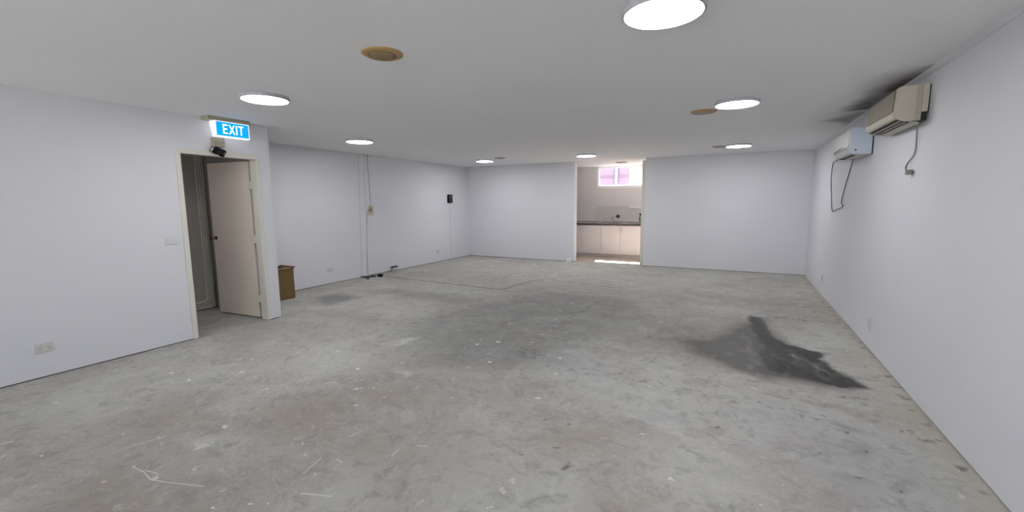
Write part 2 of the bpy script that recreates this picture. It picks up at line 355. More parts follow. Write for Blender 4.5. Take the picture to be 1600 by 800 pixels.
def floor_material():
    m = bpy.data.materials.new('worn_concrete'); m.use_nodes = True; nt = m.node_tree; N = nt.nodes; L = nt.links
    b = N['Principled BSDF']; b.inputs['Specular IOR Level'].default_value = 0.3
    tc = N.new('ShaderNodeTexCoord')
    def noise(s, d=5, r=0.6, dist=0.0):
        n = N.new('ShaderNodeTexNoise'); n.inputs['Scale'].default_value = s; n.inputs['Detail'].default_value = d
        n.inputs['Roughness'].default_value = r; n.inputs['Distortion'].default_value = dist
        L.new(tc.outputs['Object'], n.inputs['Vector']); return n.outputs['Fac']
    def ramp(v, a, c):
        r = N.new('ShaderNodeMapRange'); r.inputs[1].default_value = a; r.inputs[2].default_value = c; L.new(v, r.inputs[0]); return r.outputs[0]
    def mix(fac, c1, c2, mode='MIX'):
        x = N.new('ShaderNodeMix'); x.data_type = 'RGBA'; x.blend_type = mode
        for s, v in ((0, fac), (6, c1), (7, c2)):
            if isinstance(v, (tuple, float, int)): x.inputs[s].default_value = (*v, 1) if isinstance(v, tuple) else v
            else: L.new(v, x.inputs[s])
        return x.outputs[2]
    def mul(a, c):
        x = N.new('ShaderNodeMath'); x.operation = 'MULTIPLY'
        for i, v in enumerate((a, c)):
            if isinstance(v, float): x.inputs[i].default_value = v
            else: L.new(v, x.inputs[i])
        return x.outputs[0]
    base = mix(ramp(noise(0.9, 6, 0.62, 0.6), 0.40, 0.60), (0.415, 0.408, 0.384), (0.355, 0.322, 0.296))
    base = mix(mul(ramp(noise(2.6, 7, 0.65, 0.5), 0.46, 0.68), 0.55), base, (0.52, 0.52, 0.495))
    base = mix(mul(ramp(noise(1.7, 6, 0.7, 1.0), 0.52, 0.70), 0.5), base, (0.31, 0.293, 0.28))
    base = mix(mul(ramp(noise(28, 6, 0.75), 0.48, 0.70), 0.6), base, (0.28, 0.267, 0.254))
    base = mix(mul(ramp(noise(55, 4, 0.7), 0.52, 0.72), 0.6), base, (0.58, 0.575, 0.55))
    at = N.new('ShaderNodeAttribute'); at.attribute_name = 'marks'
    sp = N.new('ShaderNodeSeparateColor'); L.new(at.outputs['Color'], sp.inputs[0])
    brk = ramp(noise(14, 6, 0.7), 0.30, 0.55)
    a2 = N.new('ShaderNodeAttribute'); a2.attribute_name = 'tints'
    s3 = N.new('ShaderNodeSeparateColor'); L.new(a2.outputs['Color'], s3.inputs[0])
    base = mix(mul(s3.outputs[0], 0.9), base, (0.31, 0.27, 0.243))
    base = mix(mul(s3.outputs[1], 0.75), base, (0.455, 0.455, 0.427))
    base = mix(mul(s3.outputs[2], 0.75), base, (0.40, 0.405, 0.415))
    base = mix(mul(ramp(noise(7, 7, 0.75, 0.8), 0.50, 0.68), 0.75), base, (0.235, 0.222, 0.21))
    base = mix(mul(ramp(noise(11, 7, 0.75, 0.8), 0.54, 0.70), 0.45), base, (0.54, 0.54, 0.52))
    base = mix(mul(at.outputs['Alpha'], 0.55), base, (0.48, 0.445, 0.345))
    base = mix(mul(sp.outputs[1], 0.8), base, (0.165, 0.163, 0.165))
    base = mix(mul(mul(sp.outputs[2], brk), 0.95), base, (0.56, 0.56, 0.54))
    # small chips of white paint
    def chips(scale, lo, hi, seed):
        mp = N.new('ShaderNodeMapping'); mp.inputs['Location'].default_value = (seed, seed*1.7, 0); L.new(tc.outputs['Object'], mp.inputs[0])
        nz = N.new('ShaderNodeTexNoise'); nz.inputs['Scale'].default_value = scale*2.5; L.new(tc.outputs['Object'], nz.inputs['Vector'])
        ad = N.new('ShaderNodeMix'); ad.data_type = 'RGBA'; ad.blend_type = 'ADD'; ad.inputs[0].default_value = 0.10
        L.new(mp.outputs[0], ad.inputs[6]); L.new(nz.outputs['Color'], ad.inputs[7])
        v = N.new('ShaderNodeTexVoronoi'); v.inputs['Scale'].default_value = scale; v.inputs['Randomness'].default_value = 1
        L.new(ad.outputs[2], v.inputs['Vector'])
        s2 = N.new('ShaderNodeSeparateColor'); L.new(v.outputs['Color'], s2.inputs[0])
        rad = N.new('ShaderNodeMapRange'); rad.inputs[1].default_value = lo; rad.inputs[2].default_value = 1.0; rad.inputs[3].default_value = 0; rad.inputs[4].default_value = hi
        L.new(s2.outputs[0], rad.inputs[0])
        g = N.new('ShaderNodeMath'); g.operation = 'LESS_THAN'; L.new(v.outputs['Distance'], g.inputs[0]); L.new(rad.outputs[0], g.inputs[1])
        return g.outputs[0]
    zone = ramp(noise(0.7, 3, 0.5), 0.42, 0.58)
    base = mix(mul(mul(chips(9, 0.62, 0.20, 1.3), zone), 0.9), base, (0.74, 0.74, 0.71))
    base = mix(mul(mul(chips(20, 0.72, 0.24, 5.1), zone), 0.75), base, (0.68, 0.68, 0.65))
    base = mix(mul(chips(5, 0.90, 0.10, 2.2), 0.75), base, (0.11, 0.105, 0.10))
    grime_shade = mix(ramp(sp.outputs[0], 0.72, 0.97), (0.085, 0.068, 0.057), (0.024, 0.024, 0.024))
    base = mix(mul(sp.outputs[0], ramp(noise(9, 6, 0.7), 0.12, 0.38)), base, grime_shade)
    L.new(base, b.inputs['Base Color'])
    rr = N.new('ShaderNodeMapRange'); rr.inputs[3].default_value = 0.72; rr.inputs[4].default_value = 0.42; L.new(sp.outputs[0], rr.inputs[0]); L.new(rr.outputs[0], b.inputs['Roughness'])
    bp = N.new('ShaderNodeBump'); bp.inputs['Strength'].default_value = 0.25; bp.inputs['Distance'].default_value = 0.004
    L.new(noise(35, 6, 0.7), bp.inputs['Height']); L.new(bp.outputs['Normal'], b.inputs['Normal'])
    return m
xs = np.linspace(XL-0.1, XR+0.1, 620)
ys = np.concatenate([np.linspace(YF-0.1, 0.2, 12), np.linspace(0.22, 4.5, 330), np.linspace(4.52, 7.0, 130), np.linspace(7.02, YB+BT, 120)])
FM = floor_material()
floor = struct(grid_object('floor', xs, ys, 0.0, {'marks': floor_marks, 'tints': floor_tints}, FM))
struct(obj('floor', B(-5.6, 0.6, YB+BT, YK+0.1, -0.06, 0.0), M['kfloor']))

# saw cuts that outline the filled trench, and streaks of dried paint, lie flat on the floor
def ribbon(pts, w, z0, z1, jit=0.0):
    bm = bmesh.new(); P = [Vector((x, y, 0)) for x, y in pts]
    Q = []
    for a, b in zip(P, P[1:]):
        k = max(1, int((b-a).length/0.12))
        for i in range(k): Q.append(a.lerp(b, i/k))
    Q.append(P[-1]); top = []
    for i, p in enumerate(Q):
        d = (Q[min(i+1, len(Q)-1)]-Q[max(i-1, 0)]).normalized(); n = Vector((-d.y, d.x, 0))
        j = n*R.uniform(-jit, jit); ww = w*R.uniform(0.6, 1.2)
        top.append([bm.verts.new((p+j+n*s*ww/2) + Vector((0, 0, z))) for s, z in ((-1, z0), (-1, z1), (1, z1), (1, z0))])
    for a, b in zip(top, top[1:]):
        for k in range(3): bm.faces.new((a[k], a[k+1], b[k+1], b[k]))
    bm.faces.new(top[0]); bm.faces.new(top[-1][::-1]); return bm
for pts, w in (([(-6.38,6.56),(-5.05,6.49),(-3.57,6.43)], .035), ([(-3.57,6.43),(-3.46,7.3),(-3.30,7.62)], .03), ([(-3.17,7.68),(-2.5,7.54),(-1.85,7.41)], .024),
               ):
    obj('saw_cut', ribbon(pts, w, -0.004, 0.0012, 0.012), M['cut'], floor)
obj('filled_cut', ribbon([(-1.86,7.45),(-1.89,8.6),(-1.9,9.95)], .03, -0.004, 0.001, 0.01), M['putty2'], floor)
for pts, w in (([(-3.32,1.07),(-3.3,1.17),(-3.25,1.3)], .007), ([(-3.03,1.04),(-2.93,1.05),(-2.8,1.03),(-2.69,1.06),(-2.47,1.13)], .006), ([(-2.93,1.055),(-2.83,1.075),(-2.79,1.05),(-2.81,1.03)], .007),
               ([(-1.96,1.33),(-1.79,1.39)], .009), ([(-2.09,1.45),(-2.13,1.6)], .008), ([(-2.04,1.63),(-1.98,1.62),(-1.99,1.59)], .008),
               ([(-1.71,1.96),(-1.64,1.98)], .007), ([(-1.77,1.8),(-1.78,1.88)], .008), ([(-2.17,1.84),(-2.15,1.93)], .008), ([(-1.36,1.53),(-1.35,1.59)], .007),
               ([(-4.09,0.77),(-4.06,0.82)], .02), ([(-3.85,0.71),(-3.89,0.75)], .012), ([(-3.02,2.35),(-2.96,2.41)], .015)):
    obj('paint_streak', ribbon(pts, w, -0.002, 0.0016, 0.003), M['putty'], floor)
def chip(x, y, r, k):
    bm = bmesh.new(); n = 9
    lo = []; hi = []
    for i in range(n):
        a = 2*PI*i/n; q = r*R.uniform(.6, 1.15)
        lo.append(bm.verts.new((x+q*math.cos(a), y+q*k*math.sin(a), -0.001))); hi.append(bm.verts.new((x+.85*q*math.cos(a), y+.85*q*k*math.sin(a), 0.003)))
    bm.faces.new(hi); bm.faces.new(lo[::-1])
    for i in range(n): bm.faces.new((lo[i], lo[(i+1) % n], hi[(i+1) % n], hi[i]))
    return bm
for x, y, r in ((-2.24,3.94,.035), (-2.4,3.77,.03), (-3.53,1.18,.012), (-3.67,.84,.016), (-3.28,1.27,.012), (-3.17,1.24,.012), (-3.03,1.045,.014), (-2.79,1.045,.022), (-2.96,1.08,.008), (-1.9,2.6,.014), (-2.1,2.9,.016), (-2.75,3.0,.025), (-1.3,2.9,.03), (-1.05,2.1,.01), (-0.1,2.0,.008)):
    obj('paint_chip', chip(x, y, r, R.uniform(.6, 1)), M['putty'], floor)

# ------------------------------------------------------------------ ceiling with smudges of soot and painted shade by the air conditioners
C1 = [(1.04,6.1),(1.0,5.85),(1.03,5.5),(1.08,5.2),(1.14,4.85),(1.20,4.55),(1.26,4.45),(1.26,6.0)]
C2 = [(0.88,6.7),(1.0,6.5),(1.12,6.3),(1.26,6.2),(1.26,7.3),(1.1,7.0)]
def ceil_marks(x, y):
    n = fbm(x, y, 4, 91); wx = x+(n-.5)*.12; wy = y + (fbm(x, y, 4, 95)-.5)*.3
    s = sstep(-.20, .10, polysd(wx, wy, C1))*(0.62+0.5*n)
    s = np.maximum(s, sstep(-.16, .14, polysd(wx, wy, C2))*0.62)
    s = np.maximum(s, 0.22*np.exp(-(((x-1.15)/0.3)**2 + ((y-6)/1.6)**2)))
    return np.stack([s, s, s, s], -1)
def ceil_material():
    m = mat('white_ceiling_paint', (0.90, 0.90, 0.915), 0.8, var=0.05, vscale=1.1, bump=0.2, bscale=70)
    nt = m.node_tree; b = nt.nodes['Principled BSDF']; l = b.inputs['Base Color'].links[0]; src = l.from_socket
    at = nt.nodes.new('ShaderNodeAttribute'); at.attribute_name = 'grime_shade'
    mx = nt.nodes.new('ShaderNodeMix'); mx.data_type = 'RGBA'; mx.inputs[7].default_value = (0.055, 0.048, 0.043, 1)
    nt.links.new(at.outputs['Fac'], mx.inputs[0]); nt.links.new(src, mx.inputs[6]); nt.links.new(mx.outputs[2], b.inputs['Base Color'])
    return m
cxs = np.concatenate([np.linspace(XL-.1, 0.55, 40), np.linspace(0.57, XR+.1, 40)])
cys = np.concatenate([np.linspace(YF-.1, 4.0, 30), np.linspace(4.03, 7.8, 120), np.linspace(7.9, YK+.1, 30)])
ceil = struct(grid_object('ceiling', cxs, cys, H, {'grime_shade': ceil_marks}, ceil_material(), flip=True))
struct(obj('ceiling', B(XL-.1, XR+.1, YF-.1, YK+.1, H+0.02, H+.14), M['wall']))   # slab above the lining

# ------------------------------------------------------------------ walls (linings stop 8 mm above the slab, leaving a dark gap)
G = 0.009
def wall(name, m, *boxes):
    bm = bmesh.new()
    for b in boxes: box(bm, *b)
    return struct(obj(name, bm, m))
T = 0.11
wall('wall_left', M['wall'], (XN-T, XN, YF, D0-.02, G, H), (XN-T, XN, D0-.02, D1+.02, DH+.02, H), (XN-T, XN, D1+.02, YE, G, H))
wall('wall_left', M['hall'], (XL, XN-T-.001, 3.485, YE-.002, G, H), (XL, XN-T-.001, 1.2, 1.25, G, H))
wall('wall_left', M['wall'], (XL-.1, XL, YE-.05, YB+.1, G, H))
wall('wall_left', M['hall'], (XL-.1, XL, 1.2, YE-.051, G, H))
wall('wall_back', M['wall'], (XL, OL, YB, YB+BT, G, H), (OR, XR+.1, YB, YB+BT, G, H))
wall('wall_right', M['wall'], (XR, XR+.1, YF, YB, G, H))
FX0, FX1, FZ0, FZ1 = -5.2, 1.0, 0.12, 2.30     # unseen shopfront glazing added behind the camera for daylight
wall('wall_front', M['wall'], (XL-.1, FX0, YF-.1, YF, 0, H), (FX1, XR+.1, YF-.1, YF, 0, H), (FX0, FX1, YF-.1, YF, 0, FZ0), (FX0, FX1, YF-.1, YF, FZ1, H))
# kitchen shell: rear wall with a high window, two side walls
WX0, WX1, WZ0, WZ1 = -3.60, 0.30, 1.90, 2.47  # window widened beyond its visible part to let in more sun
wall('wall_kitchen', M['kwall'], (-5.6, 0.6, YK, YK+.1, 0, WZ0), (-5.6, WX0, YK, YK+.1, WZ0, H), (WX1, 0.6, YK, YK+.1, WZ0, H), (WX0, WX1, YK, YK+.1, WZ1, H))
wall('wall_kitchen', M['kwall'], (-5.7, -5.6, YB+BT, YK+.1, 0, H), (0.6, 0.7, YB+BT, YK+.1, 0, H))
# dark strips behind the linings
struct(obj('trim_1', B(XN-T+.01, XN-.012, YF, D0-.02, -.01, .03), M['gap']))
struct(obj('trim_2', B(XN-T+.01, XN-.012, D1+.02, YE-.012, -.01, .03), M['gap']))
struct(obj('trim_3', B(XL-.09, XL-.012, 1.2, YB, -.01, .03), M['gap']))
bm = B(XL, OL-.012, YB+.012, YB+BT-.01, -.01, .03); box(bm, OR+.012, XR+.1, YB+.012, YB+BT-.01, -.01, .03)
struct(obj('trim_4', bm, M['gap']))
struct(obj('trim_5', B(XR+.012, XR+.09, YF, YB, -.01, .03), M['gap']))
struct(obj('trim_6', B(XL+.01, XN-T-.01, 3.497, YE-.014, -.01, .03), M['gap']))
# small cornice on the right wall
struct(obj('trim_7', prism(bmesh.new(), [(XR, H), (XR-.03, H), (XR-.028, H-.008), (XR-.008, H-.03), (XR, H-.032)], 1, YF, YB), M['wall']))
# timber jamb strip on the kitchen side of the opening, and splashback
struct(obj('trim_8', B(OR-.11, OR, YB+BT, YB+BT+.03, 0, 2.44, bevel=.004), M['cream']))
struct(obj('trim_9', B(-3.60, -1.2, YK-.012, YK, .90, 1.37, bevel=.002), M['splash']))

# ------------------------------------------------------------------ doorway with open door
dr = bpy.data.objects.new('door_1', None); dr.location = (XN-T, D1, 0); C.objects.link(dr); struct(dr)
dr['label'] = 'plain cream door standing open inside the doorway under the EXIT sign'
bm = bmesh.new()
for y0, y1 in ((D0-.022, D0), (D1, D1+.022)): box(bm, XN-T-.005, XN+.004, y0, y1, 0.004, DH+.022)
box(bm, XN-T-.005, XN+.004, D0, D1, DH, DH+.022)
box(bm, XN-T+.035, XN-.03, D0, D0+.012, 0.004, DH)    # stop
obj('door_jamb', bm, M['cream'], dr)
for (y0, y1, z0, z1) in ((D0-.048, D0+.002, .006, DH+.052), (D1-.002, D1+.038, .006, DH+.052), (D0+.002, D1-.002, DH-.002, DH+.052)):
    obj('architrave', B(XN, XN+.014, y0, y1, z0, z1, bevel=.004), M['cream'], dr)
# leaf: hinged at the right jamb, swung back into the alcove
HX, HY, LW = -5.562, 3.396, 0.80
ang = math.atan2(3.330-HY, -6.36-HX)
def leafbox(u0, u1, v0, v1, z0, z1, bevel=0):
    b = B(u0, u1, v0, v1, z0, z1, bevel=bevel)
    bmesh.ops.rotate(b, verts=b.verts, cent=(0, 0, 0), matrix=Matrix.Rotation(ang, 3, 'Z'))
    bmesh.ops.translate(b, verts=b.verts, vec=(HX, HY, 0)); return b
leaf = obj('door_leaf', leafbox(0, LW, -.036, 0, .014, 2.045, .002), M['leaf'], dr)
kb = bmesh.new()
lathe(kb, [(0, 0), (.027, 0), (.027, .006), (.011, .010), (.010, .030), (.022, .038), (.027, .050), (.022, .062), (0, .066)], (0, 0, 0), (0, 1, 0), 20)
box(kb, .028, .03, -.02, -.005, -.03, .03)
bmesh.ops.rotate(kb, verts=kb.verts, cent=(0, 0, 0), matrix=Matrix.Rotation(ang, 3, 'Z'))
ux = Vector((math.cos(ang), math.sin(ang), 0)); vx = Vector((-math.sin(ang), math.cos(ang), 0))
bmesh.ops.translate(kb, verts=kb.verts, vec=Vector((HX, HY, 1.05)) + ux*(LW-.058))
kn = obj('door_knob', kb, M['brass'], None, True); kn.parent = leaf; kn.matrix_parent_inverse = leaf.matrix_parent_inverse.inverted() if False else Matrix.Identity(4)
kn['label'] = 'dull brass door knob'
for z in (.27, 1.05, 1.74):
    obj('hinge', B(-5.564, -5.466, D1+.008, D1+.030, z-.05, z+.05, bevel=.002), M['cream'], dr)

# conduits in the alcove that run down and bend along the floor
for i in range(4):
    y = 3.372 + i*.030; zb = .115 - i*.030 + .0
    k = .05
    pts = [(XL+.013, y, H-.002), (XL+.013, y, zb+k)]
    for a in range(1, 6): pts.append((XL+.013, y-k+k*math.cos(a*PI/10), zb+k-k*math.sin(a*PI/10)))
    pts.append((XL+.013, 1.26, zb))
    c = obj('conduit', tube(bmesh.new(), pts, .0115, 8, smooth=False), M['conduit'], None, True)
    tag(c, 'grey conduit, %s of four, on the alcove wall behind the door' % ['first from the left', 'second from the left', 'third from the left', 'nearest the corner'][i], 'conduit', 'conduits in the alcove')

# ------------------------------------------------------------------ ceiling lights
def ceiling_light(x, y, label):
    t = thing('ceiling_light', label, 'ceiling light', (x, y, H), 'round ceiling lights')
    r = .202
    obj('rim', lathe(bmesh.new(), [(0, H-.002), (r, H-.001), (r+.002, H-.026), (r, H-.032), (r-.010, H-.033), (r-.010, H-.026), (0, H-.026)], (x, y, 0), n=56), M['lampbody'], t, True)
    obj('diffuser', lathe(bmesh.new(), [(0, H-.0265), (r-.0115, H-.0265), (r-.0125, H-.032), (r-.03, H-.033), (0, H-.0335)], (x, y, 0), n=56), M['lamp'], t, True)
for x, y, lab in ((-.39, 2.42, 'largest and nearest round white ceiling light, hanging over the foreground floor'),
                  (-3.90, 2.59, 'round white ceiling light in front of the EXIT sign'),
                  (-5.29, 5.01, 'round white ceiling light above the cables on the left wall'),
                  (-5.32, 8.82, 'small round ceiling light in the far left corner, beside a thin ceiling disc'),
                  (-2.885, 8.91, 'small round ceiling light in front of the kitchen opening'),
                  (-.068, 4.97, 'round ceiling light near the air conditioners, nearer of the two with tan discs'),
                  (-.055, 8.745, 'small round ceiling light before the right end of the back wall')):
    ceiling_light(x, y, lab)

# a small fill lamp added deeper in the alcove, out of sight behind the left wall
t = thing('ceiling_light', 'small added alcove fill light out of sight behind the left wall', 'ceiling light', (-6.1, 2.1, H))
obj('rim', lathe(bmesh.new(), [(0, H-.001), (.09, H-.001), (.09, H-.026), (.08, H-.026), (.08, H-.02), (0, H-.02)], (-6.1, 2.1, 0), n=32), M['lampbody'], t, True)
obj('diffuser', lathe(bmesh.new(), [(0, H-.0205), (.079, H-.0205), (.078, H-.026), (0, H-.028)], (-6.1, 2.1, 0), n=32), M['lamp'], t, True)

def disc(x, y, r, m1, m2, label):
    t = thing('ceiling_vent', label, 'ceiling vent', (x, y, H), 'round ceiling discs')
    obj('rim', lathe(bmesh.new(), [(0, H), (r, H), (r, H-.006), (r-.02, H-.016), (r*.68, H-.013), (r*.66, H-.008), (0, H-.008)], (x, y, 0), n=40), m1, t, True)
    obj('centre_plate', lathe(bmesh.new(), [(0, H-.009), (r*.63, H-.009), (r*.63, H-.014), (r*.58, H-.018), (0, H-.019)], (x, y, 0), n=40), m2, t, True)
disc(-2.12, 2.24, .132, M['tan'], M['tan2'], 'round yellowed tan ceiling disc nearest the front, alone on the ceiling')
disc(-.396, 5.316, .135, M['tan'], M['greydisc'], 'round tan ceiling disc beside the nearer right-hand ceiling light')
disc(-.365, 8.85, .125, M['greydisc'], M['greydisc'], 'round grey-tan ceiling disc beside the farther right-hand ceiling light')
disc(-4.765, 8.556, .125, M['greydisc'], M['greydisc'], 'round grey ceiling disc right of the far left ceiling light')
disc(-2.67, 11.08, .15, M['greydisc'], M['greydisc'], 'round ceiling disc inside the kitchen in front of the window')

# ------------------------------------------------------------------ EXIT sign with emergency camera bracket
FX = -5.215
s = thing('exit_sign', 'lit blue EXIT sign with white letters mounted above the doorway', 'sign', (XN, 3.03, 2.26))
obj('housing', B(XN, FX+.008, 2.785, 3.25, 2.436, 2.479, bevel=.006), M['beige'], s)
bm = prism(bmesh.new(), [(FX, 2.435), (FX, 2.262), (FX-.065, 2.262), (FX-.11, 2.435)], 1, 2.853, 3.238, bevel=.004)
obj('diffuser', bm, M['signwhite'], s)
obj('face_panel', B(FX-.001, FX+.003, 2.866, 3.224, 2.276, 2.426), M['blueface'], s)
def letters():
    bm = bmesh.new(); z0, z1, st = 2.300, 2.404, .0135; X0, X1 = FX+.0025, FX+.005
    def bar(ya, za, yb, zb, w=st):     # a stroke as a thin slanted box in the y-z plane
        d = Vector((yb-ya, zb-za)).normalized(); n = Vector((-d.y, d.x))*w/2
        prism(bm, [(ya+n.x, za+n.y), (yb+n.x, zb+n.y), (yb-n.x, zb-n.y), (ya-n.x, za-n.y)], 0, X0, X1)
    y = 2.935; h = st/2
    bar(y+h, z0, y+h, z1)                                     # E
    for z in (z0+h, (z0+z1)/2, z1-h): bar(y, z, y+.052 - (.006 if z == (z0+z1)/2 else 0), z)
    y = 3.000; bar(y+.006, z0, y+.060, z1); bar(y+.060, z0, y+.006, z1)  # X
    y = 3.080; bar(y+h, z0, y+h, z1)                          # I
    y = 3.108; bar(y+.029, z0, y+.029, z1); bar(y, z1-h, y+.058, z1-h)  # T
    return bm
obj('lettering', letters(), M['letter'], s)
b = thing('security_camera', 'small black round camera on a beige bracket below the EXIT sign', 'camera', (XN, 2.92, 2.2))
bm = B(XN+.001, -5.285, 2.865, 2.985, 2.152, 2.258, bevel=.005); box(bm, XN+.001, -5.28, 2.862, 2.988, 2.205, 2.209)
obj('bracket', bm, M['beige'], b)
ax = Vector((.55, .62, -.42)).normalized(); c0 = Vector((-5.30, 2.878, 2.118))
def lens_ring(prof, off, m, name, n=24):
    obj(name, lathe(bmesh.new(), [(a*1.25, h*1.25) for a, h in prof], c0 + ax*off, ax, n), m, b, True)
lens_ring([(0, 0), (.03, 0), (.034, .006), (.034, .05), (.031, .053), (.031, .07), (.035, .073), (.035, .10), (.029, .105), (.026, .098), (0, .098)], -.03, M['black'], 'barrel')
lens_ring([(0, .0985), (.014, .0985), (.012, .103), (0, .105)], -.03, M['steel'], 'lens')
lens_ring([(.034, .0), (.0385, .0), (.0385, .008), (.034, .008)], -.02, M['steel'], 'ring')
obj('neck', tube(bmesh.new(), [(-5.32, 2.89, 2.16), (-5.318, 2.89, 2.135)], .014, 10), M['black'], b)

# ------------------------------------------------------------------ plates on the walls
def wall_plate(kind, wallx, side, y, z, w, h, label, m, sockets=0, switches=0):
    """plate on a wall at x = wallx, facing +x (side = 1) or -x (side = -1)"""
    t = thing(kind, label, 'switch' if switches else 'outlet', (wallx, y, z), None)
    a = sorted((wallx, wallx+side*.011)); obj('plate', B(a[0], a[1], y-w/2, y+w/2, z-h/2, z+h/2, bevel=.003), m, t)
    f0 = wallx + side*.0105
    for i in range(switches):
        yy = y + (i-(switches-1)/2)*w/(switches+.4); b = sorted((f0, f0+side*.006))
        obj('rocker', B(b[0], b[1], yy-.008, yy+.008, z-.012, z+.012, bevel=.002), M['plate'], t)
    for i in range(sockets):
        yy = y + ((i-(sockets-1)/2)*w*.52); bm = bmesh.new(); b = sorted((f0-side*.001, f0+side*.0012))
        for dy, dz, rot in ((-.008, .004, .5), (.008, .004, -.5), (0, -.012, 0)):
            q = B(b[0], b[1], -.0017, .0017, -.005, .005)
            bmesh.ops.rotate(q, verts=q.verts, cent=(0, 0, 0), matrix=Matrix.Rotation(rot, 3, 'X'))
            bmesh.ops.translate(q, verts=q.verts, vec=(0, yy+dy, z+dz-.004))
            tmp = bpy.data.meshes.new('t'); q.to_mesh(tmp); q.free(); bm.from_mesh(tmp); bpy.data.meshes.remove(tmp)
        obj('socket', bm, M['slot'], t)
        b = sorted((f0, f0+side*.005)); yy2 = yy + (.016 if i == 0 else -.016)
        obj('rocker', B(b[0], b[1], yy2-.005, yy2+.005, z+.014, z+.028, bevel=.0015), m, t)
    return t
wall_plate('light_switch', XN, 1, 2.388, 1.121, .122, .072, 'white three-rocker light switch on the wall left of the door', M['plate'], switches=3)
wall_plate('power_outlet', XN, 1, 1.337, .266, .116, .076, 'aged double power outlet low on the nearest left wall', M['oldplate'], sockets=2)
wall_plate('power_outlet', XL, 1, 5.51, .262, .116, .074, 'white double power outlet low on the far left wall right of the cardboard box', M['oldplate'], sockets=2)
wall_plate('power_outlet', XL, 1, 8.80, .265, .116, .074, 'small power outlet low on the far left wall below the black wall unit', M['oldplate'], sockets=2)
wall_plate('power_outlet', XR, -1, 5.444, .25, .074, .116, 'grey power outlet low on the right wall, nearer of two', M['oldplate'], sockets=1)
wall_plate('power_outlet', XR, -1, 8.275, .265, .074, .116, 'grey power outlet low on the right wall, near the far corner', M['oldplate'], sockets=1)

# black unit on the far left wall with a thin cable
s = thing('wall_intercom', 'black rectangular unit mounted high on the far left wall', 'intercom', (XL, 9.355, 1.6))
obj('case', B(XL, XL+.045, 9.265, 9.445, 1.495, 1.71, bevel=.008), M['black'], s)
obj('screen', B(XL+.044, XL+.047, 9.285, 9.425, 1.60, 1.69, bevel=.001), M['darkgrey'], s)
bm = bmesh.new()
for i in range(3):
    for j in range(3): box(bm, XL+.044, XL+.049, 9.30+i*.042, 9.325+i*.042, 1.515+j*.026, 1.531+j*.026, bevel=.002)
obj('keypad', bm, M['darkgrey'], s)
tag(obj('wall_cable', tube(bmesh.new(), [(XL+.006, 9.36, 1.50), (XL+.004, 9.355, .9), (XL+.004, 9.35, .02)], .0035, 6), M['cordwhite'], None, True), 'thin white cable running down the wall below the black unit', 'cable')

# cables, conduit and block on the far left wall
tag(obj('wall_conduit', tube(bmesh.new(), [(XL+.0035, 6.33, H-.01), (XL+.0035, 6.30, 1.2), (XL+.0035, 6.265, .03)], .0045, 6), M['cordwhite'], None, True), 'thin white conduit down the far left wall, leftmost beside the cables', 'conduit')
tag(obj('wall_conduit', tube(bmesh.new(), [(XL+.0035, 6.47, H-.02), (XL+.0035, 6.46, 1.2), (XL+.0035, 6.40, .02)], .0045, 6), M['cordwhite'], None, True), 'thin white conduit down the far left wall between two cables', 'conduit')
tag(obj('hanging_cable', tube(bmesh.new(), [(XL+.005, 6.555, H-.004), (XL+.005, 6.57, 2.1), (XL+.005, 6.585, 1.72), (XL+.01, 6.59, 1.42)], .0042, 6), M['cord'], None, True), 'grey cable hanging from the ceiling to a raw block on the left wall', 'cable')
tag(obj('hanging_cable', tube(bmesh.new(), [(XL+.006, 6.50, 1.36), (XL+.005, 6.465, 1.1), (XL+.005, 6.44, .7), (XL+.005, 6.43, .3), (XL+.015, 6.42, .1), (XL+.03, 6.42, .03)], .0045, 6), M['cord'], None, True), 'grey cable dropping down the left wall to a pile of plugs', 'cable')
s = thing('junction_block', 'raw beige mounting block with cable ends halfway up the left wall', 'junction box', (XL, 6.60, 1.36))
obj('back_plate', B(XL, XL+.012, 6.535, 6.665, 1.255, 1.455, bevel=.003), M['orangebeige'], s)
obj('cable_clamp', B(XL+.011, XL+.035, 6.555, 6.61, 1.33, 1.40, bevel=.006), M['greydisc'], s)
obj('wire_end', tube(bmesh.new(), [(XL+.02, 6.57, 1.43), (XL+.035, 6.58, 1.40), (XL+.03, 6.55, 1.36), (XL+.015, 6.50, 1.36)], .005, 6), M['corddark'], s, True)
s = thing('cable_hook', 'small dark ceiling hooks where the cables leave the ceiling', 'hook', (XL+.03, 6.5, H))
for y in (6.44, 6.555):
    obj('hook', tube(bmesh.new(), [(XL+.03, y, H), (XL+.03, y, H-.02), (XL+.025, y+.02, H-.03), (XL+.012, y+.02, H-.02)], .005, 6), M['cord'], s, True)

# pile of plugs on the floor and a cable end standing out of the floor
s = thing('power_strip', 'dark power strip lying on the floor beneath the hanging cable', 'power strip', (-6.62, 6.33, 0))
def rotbox(l, w, h, c, a, bevel=.006):
    q = B(-l/2, l/2, -w/2, w/2, 0, h, bevel=bevel); bmesh.ops.rotate(q, verts=q.verts, cent=(0, 0, 0), matrix=Matrix.Rotation(a, 3, 'Z'))
    bmesh.ops.translate(q, verts=q.verts, vec=c); return q
obj('case', rotbox(.30, .06, .035, (-6.60, 6.30, 0.001), 1.05), M['darkgrey'], s)
for k in (-.09, 0, .08):
    obj('socket', rotbox(.04, .04, .004, (-6.60+k*math.cos(1.05), 6.30+k*math.sin(1.05), .0355), 1.05, .001), M['black'], s)
obj('cord', tube(bmesh.new(), [(-6.53, 6.43, .02), (-6.50, 6.50, .03), (-6.58, 6.52, .05), (-6.66, 6.46, .03), (-6.70, 6.40, .01)], .006, 6), M['cord'], s, True)
